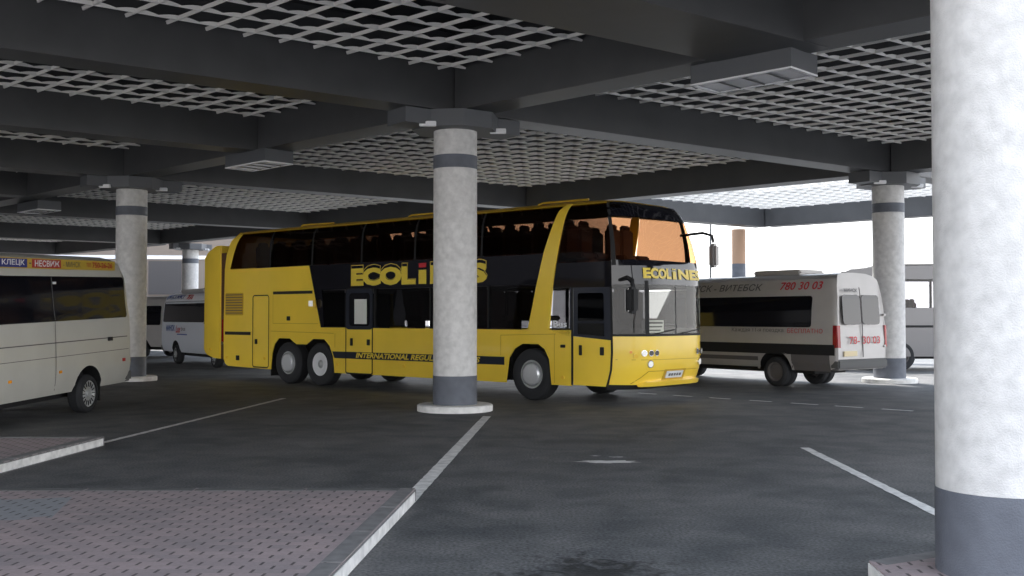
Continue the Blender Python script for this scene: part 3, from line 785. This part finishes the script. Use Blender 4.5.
pl_ = FR('number_plate', rect(1.02, .52, 1.60, .65), 'plate', off=.03, thick=.02)
for qa, qb in ((1.09, 1.16), (1.18, 1.25), (1.28, 1.34), (1.37, 1.43), (1.46, 1.53)):
    FR('plate_print', rect(qa, .56, qb, .61), 'interior', pl_, off=.034, thick=.003)
FR('plate_recess', rect(.94, .47, 1.72, .68), 'yellow2', off=.004, thick=.004)
# wipers
for a, b in ((.62, 1.28), (1.5, 2.25)):
    tube('wiper', [bus_front(a, 1.38)+Vector((.03, 0, 0)), bus_front(b, 1.46)+Vector((.03, 0, 0))], .010, 'dark', bus)
# mirrors
mi = tube('mirror_arm', [(2.12, .10, 2.40), (2.42, -.02, 2.46), (2.60, -.10, 2.40), (2.62, -.12, 2.25)], .035, 'dark', bus)
box('mirror_head', (2.62, -.14, 2.02), (.17, .24, .50), 'dark', mi, bevel=.05)
box('mirror_glass', (2.528, -.14, 2.02), (.008, .19, .42), 'chrome', mi)
mi = tube('mirror_arm', [(1.95, W-.10, 3.42), (2.42, W+.02, 3.46), (2.60, W+.10, 3.40), (2.62, W+.12, 3.25)], .03, 'dark', bus)
box('mirror_head', (2.62, W+.14, 2.98), (.17, .22, .50), 'coach', mi, bevel=.05)
# wheels
for side, yy in ((-1, .05), (1, W-.05)):
    wheel('wheel', bus, .0, yy, .53, .32, side, 'chrome')
    wheel('wheel', bus, -6.84, yy, .53, .32, side, 'white')
    wheel('wheel', bus, -8.12, yy, .53, .32, side, 'chrome')
box('mud_flap', (-8.88, .25, .38), (.02, .35, .42), 'dark', bus)

# ------------------------------------------------------------------ vans
def van(name, loc, rz, label, cat, body_m, H=2.7, WD=1.96, oh=1.5, wb=4.03, foh=.98, z0=.40, rake=0, r=.34,
        twin=False, group=None, windows=None, wside=(1, -1), rearwin=True, belt=1.62, wtop=2.2, strip=True):
    t = thing(name, loc, rz, label, cat, group)
    t.rotation_euler = (0, rake, rz)
    hw = WD/2; xf = wb+foh
    zl = [z0, z0+.12, .80, 1.15, belt, 1.9, wtop, H-.32, H-.16, H-.07, H-.02, H]
    yl = [hw-.07, hw-.02, hw, hw, hw-.01, hw-.045, hw-.085, hw-.12, hw-.17, hw-.28, hw-.50, 0]
    def hwz(z): return lerp_tab(list(zip(zl, yl))[:-1], z)
    def rearx(z): return -oh+lerp_tab([(z0, .05), (z0+.3, 0), (belt, .02), (wtop, .07), (H-.16, .14), (H, .26)], z)
    st = [(0, 1.0, H)]  # marker
    fronts = [(xf-1.95, H), (xf-1.70, H-.05), (xf-.98, 1.42), (xf-.55, 1.25), (xf-.18, 1.08), (xf-.02, .80)]
    rows = []
    def ring(xfun, top, wscale):
        L = []
        for z, y in zip(zl, yl):
            zz = z if top >= H-1e-6 else z0+(z-z0)*(top-z0)/(H-z0)
            L.append(Vector((xfun(z), y*wscale, zz)))
        full = L+[Vector((v.x, -v.y, v.z)) for v in reversed(L[:-1])]
        return full
    rows.append(ring(lambda z: rearx(z)+.0, H, .955))
    rows.append(ring(lambda z: rearx(z)+.05, H, .99))
    rows.append(ring(lambda z: rearx(z)+.14, H, 1))
    for x in [-.5, .5, 1.5, 2.4]:
        if x < xf-2.0: rows.append(ring(lambda z, x=x: x, H, 1))
    for i, (x, top) in enumerate(fronts): rows.append(ring(lambda z, x=x: x, top, [1, 1, .99, .97, .92, .80][i]))
    n = len(rows[0]); vs = [v for rw in rows for v in rw]; fs = []
    for i in range(len(rows)-1):
        for j in range(n):
            k = (j+1) % n; fs.append((i*n+j, i*n+k, (i+1)*n+k, (i+1)*n+j))
    fs.append(tuple(range(n))); fs.append(tuple(reversed(range((len(rows)-1)*n, len(rows)*n))))
    bm = bmesh.new(); me = bpy.data.meshes.new('body'); me.from_pydata([tuple(v) for v in vs], [], fs); bm.from_mesh(me)
    bmesh.ops.recalc_face_normals(bm, faces=bm.faces); bm.to_mesh(me); bm.free()
    me.materials.append(M[body_m]); me.materials.append(M['dark'])
    tmp = bpy.data.objects.new('body', me); COL.objects.link(tmp)
    bm = bmesh.new()
    for x in (0, wb):
        for s in (-1, 1): add_cyl(bm, (x, s*(hw-.02), r+.03), r+.13, .62, 28, 'Y')
    cm = bpy.data.meshes.new('cut'); bmesh.ops.recalc_face_normals(bm, faces=bm.faces); bm.to_mesh(cm); bm.free(); cm.materials.append(M['dark'])
    co_ = bpy.data.objects.new('cut', cm); COL.objects.link(co_)
    md_ = tmp.modifiers.new('b', 'BOOLEAN'); md_.operation = 'DIFFERENCE'; md_.object = co_; md_.solver = 'EXACT'; md_.material_mode = 'TRANSFER'
    dg = bpy.context.evaluated_depsgraph_get(); dg.update()
    nm = bpy.data.meshes.new_from_object(tmp.evaluated_get(dg)); nm.name = 'body'
    bpy.data.objects.remove(tmp); bpy.data.objects.remove(co_)
    body = link(bpy.data.objects.new('body', nm), t); autosmooth(body, 28)
    SL = lambda p, z: Vector((p, hwz(z), z))
    SR = lambda p, z: Vector((p, -hwz(z), z))
    RE = lambda p, z: Vector((rearx(z), p, z))
    wins = windows or [(-oh+.30, 1.15), (1.25, 2.55)]
    for S, sg in ((SL, -1), (SR, 1)):
        for a, b in wins:
            panel('side_window', rr(a, belt, b, wtop+.02, .07), S, 'vglass', t, off=.008, thick=.01, ps=1.2, zs=.15, sgn=sg, smooth=True)
        panel('cab_window', [(xf-2.0, 1.45), (xf-1.05, 1.45), (xf-1.55, 2.05), (xf-2.0, 2.05)], S, 'vglass', t, off=.006, thick=.01, sgn=sg)
        if strip: panel('rubbing_strip', rect(.52, z0+.16, wb-.52, z0+.26), S, 'interior', t, off=.01, thick=.012, ps=3, sgn=sg)
    for s in (-1, 1):
        for x in (0, wb): wheel('wheel', t, x, s*(hw-.02), r, .22, s, 'dull' if twin else 'van', rimr=.235)
        if twin: wheel('wheel', t, 0, s*(hw-.27), r, .20, s, 'dull', rimr=.2)
    # windscreen
    from_data('windscreen', [(xf-1.66, -.72, H-.14), (xf-1.66, .72, H-.14), (xf-1.00, .84, 1.47), (xf-1.00, -.84, 1.47), (xf-1.64, -.72, H-.13), (xf-1.64, .72, H-.13), (xf-.98, .84, 1.48), (xf-.98, -.84, 1.48)],
              [(0, 1, 2, 3), (7, 6, 5, 4), (0, 4, 5, 1), (1, 5, 6, 2), (2, 6, 7, 3), (3, 7, 4, 0)], 'vglass', t)
    for s in (-1, 1): box('headlight', (xf-.12, s*(hw-.26), .88), (.10, .26, .18), 'lamp', t, bevel=.02)
    # underbody, bumper
    bm = bmesh.new(); add_box(bm, (wb/2-.1, 0, z0+.02), (wb+1.6, WD-.75, .30)); from_bm('chassis', bm, 'dark', t)
    box('rear_bumper', (-oh+.10, 0, z0+.13), (.26, WD-.04, .24), 'ink', t, bevel=.04)
    return t, SL, SR, RE, rearx, hwz

# 1. the white van at the left, we see its left side
ang = math.atan2(-.99, -.135)
v1, SL, SR, RE, rx, hz = van('minivan', (-8.50, 18.9, 0), ang, 'white high-roof van with blue, red and yellow route sign, cut by the left edge', 'van', 'whitevan',
    H=2.82, oh=1.55, z0=.42, windows=[(-1.36, 3.0)], belt=1.66, wtop=2.40, wb=4.03, strip=False)
v1.rotation_euler = (0, math.radians(1.7), ang)
def LT(name, body, p0, p1, z0, z1, m, par, off=.012, **k): return text(name, body, SL, p0, p1, z0, z1, m, par, off=off, sgn=-1, **k)
def LP(name, poly, m, par, off=.006, thick=.006, **k): return panel(name, poly, SL, m, par, off=off, thick=thick, sgn=-1, **k)
def LU(name, body, p0, p1, z0, z1, m, par, off=.012, **k): return text(name, body, SLB, p0, p1, z0, z1, m, par, off=off, sgn=-1, **k)
def LB(name, poly, m, par, off=.006, thick=.02, **k): return panel(name, poly, SLB, m, par, off=off, thick=thick, sgn=-1, **k)
SLB = lambda p, z: Vector((p, hz(2.50)+.01, z))
sg = LB('route_sign', rect(-1.10, 2.545, 3.4, 2.715), 'yelsign', v1, zs=.05)
LB('sign_box', rect(1.70, 2.56, 2.46, 2.70), 'blue', sg, off=.012, zs=.05)
LU('lettering', 'КЛЕЦК', 2.38, 1.78, 2.58, 2.685, 'whitelet', sg, off=.02, bold=.02)
LB('sign_box', rect(.72, 2.56, 1.56, 2.70), 'redsign', sg, off=.012, zs=.05)
LU('lettering', 'НЕСВИЖ', 1.50, .78, 2.58, 2.685, 'whitelet', sg, off=.02, bold=.02)
LU('lettering', '-', 1.66, 1.60, 2.62, 2.64, 'ink', sg, off=.02)
LU('lettering', '- МИНСК', .66, .12, 2.585, 2.68, 'ink', sg, off=.02)
LU('lettering', '750-26-26', -.28, -.98, 2.58, 2.685, 'redsign', sg, off=.02, bold=.02)
LU('lettering', 'тел.', -.08, -.24, 2.595, 2.67, 'redsign', sg, off=.02)
seam('rail', (3.0, 1.30), (-1.35, 1.30), SL, v1, w=.018, sgn=-1, off=.01, m='interior')
seam('door_seam', (1.06, .50), (1.06, 1.69), SL, v1, w=.014, sgn=-1, off=.008, m='interior')
seam('body_crease', (3.4, 1.06), (-1.4, 1.06), SL, v1, w=.010, sgn=-1, off=.008, m='interior')
seam('window_divider', (1.06, 1.68), (1.06, 2.40), SL, v1, w=.02, sgn=-1, off=.012, m='ink')
box('door_latch', (-.70, hz(1.3)+.02, 1.28), (.12, .04, .07), 'dark', v1)
box('marker_lamp', (.92, hz(.78)+.006, .80), (.07, .02, .045), 'orange', v1)
box('marker_lamp', (2.33, hz(.78)+.006, .76), (.07, .02, .045), 'orange', v1)
box('marker_lamp', (-1.22, hz(.78)+.006, .86), (.09, .02, .06), 'redsign', v1)
box('mud_flap', (-.42, hz(.5)-.12, .34), (.02, .24, .34), 'dark', v1)
box('vent', (.98, hz(2.33)+.012, 2.31), (.10, .01, .04), 'lamp_frame', v1)

# 2. the grey white minibus at the right: left side and rear doors seen
ang2 = math.atan2(.8, -.6)
v2c = Vector((6.42, 25.75))+Vector((.8, .6))*1.0
v2, SL, SR, RE, rx, hz = van('minibus', (v2c.x, v2c.y, 0), ang2, 'silver white minibus with red phone numbers, rear doors beside the right round pillar', 'minibus', 'greyvan',
    H=2.76, WD=1.98, oh=1.82, z0=.46, windows=[(-1.08, 3.4)], belt=1.45, wtop=2.18, wb=4.32, twin=True, r=.36)
LP('lower_band', rect(-1.75, .80, 4.6, 1.05), 'dark', v2, off=.012, zs=.2)
LP('side_skirt', [(-1.60, .42), (-.50, .42), (-.50, .80), (-1.60, .80)], 'interior', v2, off=.01, zs=.2)
LT('lettering', 'МИНСК - ВИТЕБСК', 3.25, .45, 2.35, 2.52, 'ink', v2, bold=.012, shear=.2)
LT('lettering', '780 30 03', -.10, -1.35, 2.35, 2.54, 'redletter', v2, bold=.015, shear=.2)
LT('lettering', 'Каждая 11-я поездка', 1.35, -.28, 1.31, 1.43, 'ink', v2)
LT('lettering', 'БЕСПЛАТНО', -.40, -1.42, 1.31, 1.42, 'redletter', v2)
box('roof_hatch', (.35, 0, 2.80), (1.5, 1.0, .14), 'greyvan', v2, bevel=.05)
def arch_trim(par, x, S, sgn_, r_, m):
    vs, fs = [], []
    for i in range(19):
        a = PI*i/18*1.1-.05*PI
        for rr_ in (r_, r_+.07):
            z = r_*0+.40+rr_*math.sin(a); pt = S(x+rr_*math.cos(a), max(z, .42)); vs.append(pt+surf_n(S, x, .8, sgn_)*.012)
    for i in range(18): fs.append((2*i, 2*i+1, 2*i+3, 2*i+2))
    from_data('arch_trim', vs, fs, m, par)
arch_trim(v2, 0, SL, -1, .49, 'greyvan')
panel('tail_lamp', rect(.86, .98, .97, 1.50), RE, 'red', v2, off=.012, thick=.03, sgn=-1)
panel('tail_lamp', rect(-.97, .98, -.89, 1.50), RE, 'red', v2, off=.012, thick=.03, sgn=-1)
LP('tail_lamp', rect(-1.80, .98, -1.70, 1.50), 'red', v2, off=.012, thick=.02)
for a, b in ((.03, .72), (-.72, -.03)):
    panel('rear_window', rr(a, 1.52, b, 2.22, .10), RE, 'vglass', v2, off=.010, thick=.01, zs=.15, sgn=-1)
panel('door_gap', rect(-.012, .75, .012, 2.40), RE, 'interior', v2, off=.012, thick=.01, zs=.15, sgn=-1)
box('door_hinge', (-1.80, -.88, 1.75), (.06, .07, .05), 'greyvan', v2); box('door_hinge', (-1.80, -.88, 1.0), (.06, .07, .05), 'greyvan', v2)
text('lettering', 'МИНСК', RE, .62, .10, 2.28, 2.37, 'ink', v2, off=.02, bold=.03, sgn=-1)
text('lettering', '78- 30 03', RE, .55, -.66, 1.06, 1.24, 'redletter', v2, off=.03, bold=.01, sgn=-1)
panel('number_plate', rect(.26, .78, .76, .90), RE, 'plate_y', v2, off=.03, thick=.02, sgn=-1)

# 3. small minibus far left behind the bus
fw = Vector((.577, -.817)); ang3 = math.atan2(fw.y, fw.x)
v3c = Vector((-12.2, 38.2))+Vector((.817, .577))*1.0*.95
v3, SL, SR, RE, rx, hz = van('minibus', (v3c.x, v3c.y, 0), ang3, 'white minibus with blue lettering half hidden by the rear of the yellow bus', 'minibus', 'white',
    H=2.58, oh=1.75, z0=.42, windows=[(-1.5, 3.0)], belt=1.50, wtop=2.22, wb=4.03, strip=False)
def RT(name, body, p0, p1, z0, z1, m, par, **k): return text(name, body, SR, p0, p1, z0, z1, m, par, off=.028, sgn=1, **k)
# the right side (-y) faces the camera here
panel('route_board', rect(-1.6, 2.27, 3.0, 2.50), SR, 'whitelet', v3, off=.008, thick=.006, zs=.08)
RT('lettering', 'ВИТЕБСК-МИНСК', -1.45, .55, 2.33, 2.47, 'letblue', v3, bold=.02, shear=.15)
RT('lettering', '750', .85, 1.5, 2.30, 2.46, 'redletter', v3, bold=.03, shear=.2)
RT('lettering', 'МИНСК', -1.05, -.05, 1.17, 1.40, 'letblue', v3, bold=.03)
RT('lettering', 'Lux', .10, .62, 1.12, 1.38, 'redletter', v3, bold=.02, shear=.3)
RT('lettering', 'bus', .70, 1.15, 1.20, 1.34, 'ink', v3)
panel('stripe', rect(.18, 1.04, 1.30, 1.08), SR, 'letblue', v3, off=.012, thick=.004)
box('roof_rack', (.6, 0, 2.63), (2.6, 1.2, .14), 'greyvan', v3, bevel=.04)

# 4. second far minibus, rear lamp at its right end
fw = Vector((-.93, .37)); ang4 = math.atan2(fw.y, fw.x)
v4c = Vector((-15.35, 43.4))+Vector((.37, .93))*1.0
v4, SL, SR, RE, rx, hz = van('minivan', (v4c.x, v4c.y, 0), ang4, 'pale van just visible behind the left pillar with a red tail lamp', 'van', 'greyvan',
    H=2.55, oh=1.6, z0=.45, windows=[(-1.0, 3.0)], belt=1.35, wtop=2.12, wb=3.6)
LP('tail_lamp', rect(-1.58, .85, -1.34, 1.45), 'red', v4, off=.012, thick=.02)

# 5. grey coach behind the right pillar
def coach():
    t = thing('coach_bus', (9.6, 33.2, 0), math.radians(-4), 'grey single-deck coach in shade behind the grey minibus and right pillar', 'bus')
    Wd, Ln = 2.5, 12.0
    prof = [(0.15, .45), (0, .9), (.02, 1.4), (.25, 2.4), (.6, 3.0), (1.1, 3.25), (2.2, 3.36), (11.4, 3.36), (12, 3.1), (12, .45)]
    def side(y, n, sgn_):
        S = lambda p, z: Vector((p, y, z))
        panel('side_panel', [(.15, .45), (12, .45), (12, 1.98), (.16, 1.98), (.02, 1.4), (0, .9)], S, 'coach', t, thick=.04, ps=20, zs=5, sgn=sgn_)
        panel('belt_line', rect(.03, 1.36, 12, 1.43), S, 'dark', t, off=.006, thick=.006, ps=20, zs=5, sgn=sgn_)
        panel('roof_side', [(.49, 2.88), (12, 2.88), (12, 3.1), (11.4, 3.3), (2.2, 3.3), (1.1, 3.2), (.6, 2.98)], S, 'coach', t, thick=.04, ps=20, zs=5, sgn=sgn_)
        for a, b in ((.28, 1.9), (1.98, 4.3), (4.38, 6.7), (6.78, 9.1), (9.18, 11.9)):
            pl = rect(a, 1.98, b, 2.88) if a > .5 else [(.18, 1.98), (b, 1.98), (b, 2.88), (.50, 2.88)]
            panel('side_window', pl, S, 'coachglass', t, thick=.01, ps=20, zs=5, sgn=sgn_)
            panel('window_post', rect(b, 1.98, b+.08, 2.88), S, 'dark', t, thick=.03, ps=20, zs=5, sgn=sgn_)
    side(0, 0, 1); side(Wd, 0, -1)
    n = len(prof); vs = [(x, 0.02, z) for x, z in prof]+[(x, Wd-.02, z) for x, z in prof]
    fs = [(i, i+1, i+1+n, i+n) for i in range(n-1) if i not in (2, 3)]
    from_data('shell', vs, fs, 'coach', t)
    from_data('windscreen', vs, [(i, i+1, i+1+n, i+n) for i in (2, 3)], 'coachglass', t)
    box('floor_deck', (6, Wd/2, 1.1), (11.7, 2.4, .1), 'dark', t)
    box('chassis', (6, Wd/2, .62), (11.2, 2.0, .5), 'dark', t)
    for x in (2.6, 8.9):
        for s_, y in ((-1, .03), (1, Wd-.03)): wheel('wheel', t, x, y-(.012 if s_ < 0 else -.012), .48, .30, s_, 'dull')
    for i in range(9):
        s_ = s0.copy(); COL.objects.link(s_); s_.parent = t; s_.location = (2.4+i*.95, .6, 1.16)
coach()

# ------------------------------------------------------------------ background buildings
def building(loc, size, rz, label, m='building', wins=()):
    t = thing('building', (loc[0], loc[1], 0), rz, label, 'building')
    box('wall', (0, 0, size[2]/2), size, m, t)
    for (x, z, w_, h_, mm) in wins: box('wall_panel', (x, -size[1]/2-.03, z), (w_, .08, h_), mm, t)
    return t
building((-22, 73, 0), (26, 1.5, 12), math.radians(6), 'pale building wall with a grey panel and light ledge beyond the far minibuses', wins=[(-1.9, 4.35, 2.2, 2.3, 'building_dark'), (-.2, 4.35, .35, 2.5, 'ink'), (0, 5.75, 25.9, .25, 'whitelet')])
struct(box('reflection_wall', (-40, 44, 4.5), (66, 2, 9), 'building_dark', rz=math.radians(95)))  # unseen dark wall, added so the bus side and windows reflect dark
t = thing('lamp_post', (10.6, 56, 0), 0, 'thin dark lamp post in the bright daylight right of the bus front', 'lamp post')
lathe('pole', [(0, 0), (.07, 0), (.05, 7.0), (0, 7.0)], 'ink', t, axis='Z', seg=12)
box('lamp_head', (.1, 0, 7.05), (.6, .2, .12), 'ink', t, bevel=.02)

# ------------------------------------------------------------------ light
wd = bpy.data.worlds.new('world'); SC.world = wd; wd.use_nodes = True
nt = wd.node_tree; bg = nt.nodes['Background']
tc = nt.nodes.new('ShaderNodeTexCoord'); sp = nt.nodes.new('ShaderNodeSeparateXYZ'); nt.links.new(tc.outputs['Generated'], sp.inputs[0])
rp = nt.nodes.new('ShaderNodeValToRGB'); e = rp.color_ramp.elements
e[0].position = .50; e[0].color = (1.0, .985, .97, 1); e[1].position = .74; e[1].color = (.46, .54, .66, 1)
mr = nt.nodes.new('ShaderNodeMapRange'); mr.inputs[1].default_value = -1; nt.links.new(sp.outputs[2], mr.inputs[0]); nt.links.new(mr.outputs[0], rp.inputs[0])
nt.links.new(rp.outputs[0], bg.inputs[0]); bg.inputs[1].default_value = 1.75

sl = bpy.data.lights.new('sun', 'SUN'); sl.energy = 5.0; sl.angle = math.radians(2); sl.color = (1, .96, .90)
so = bpy.data.objects.new('sun', sl); COL.objects.link(so)
so.rotation_euler = Vector((-.30, .95, 1.75)).to_track_quat('Z', 'Y').to_euler()
vs = SC.view_settings; vs.view_transform = 'Standard'; vs.look = 'None'; vs.exposure = 1.25; vs.gamma = 1.0; vs.use_curve_mapping = False
SC.display_settings.display_device = 'sRGB'
SC.cycles.max_bounces = 8; SC.cycles.transparent_max_bounces = 16
SC.cycles.use_denoising = True
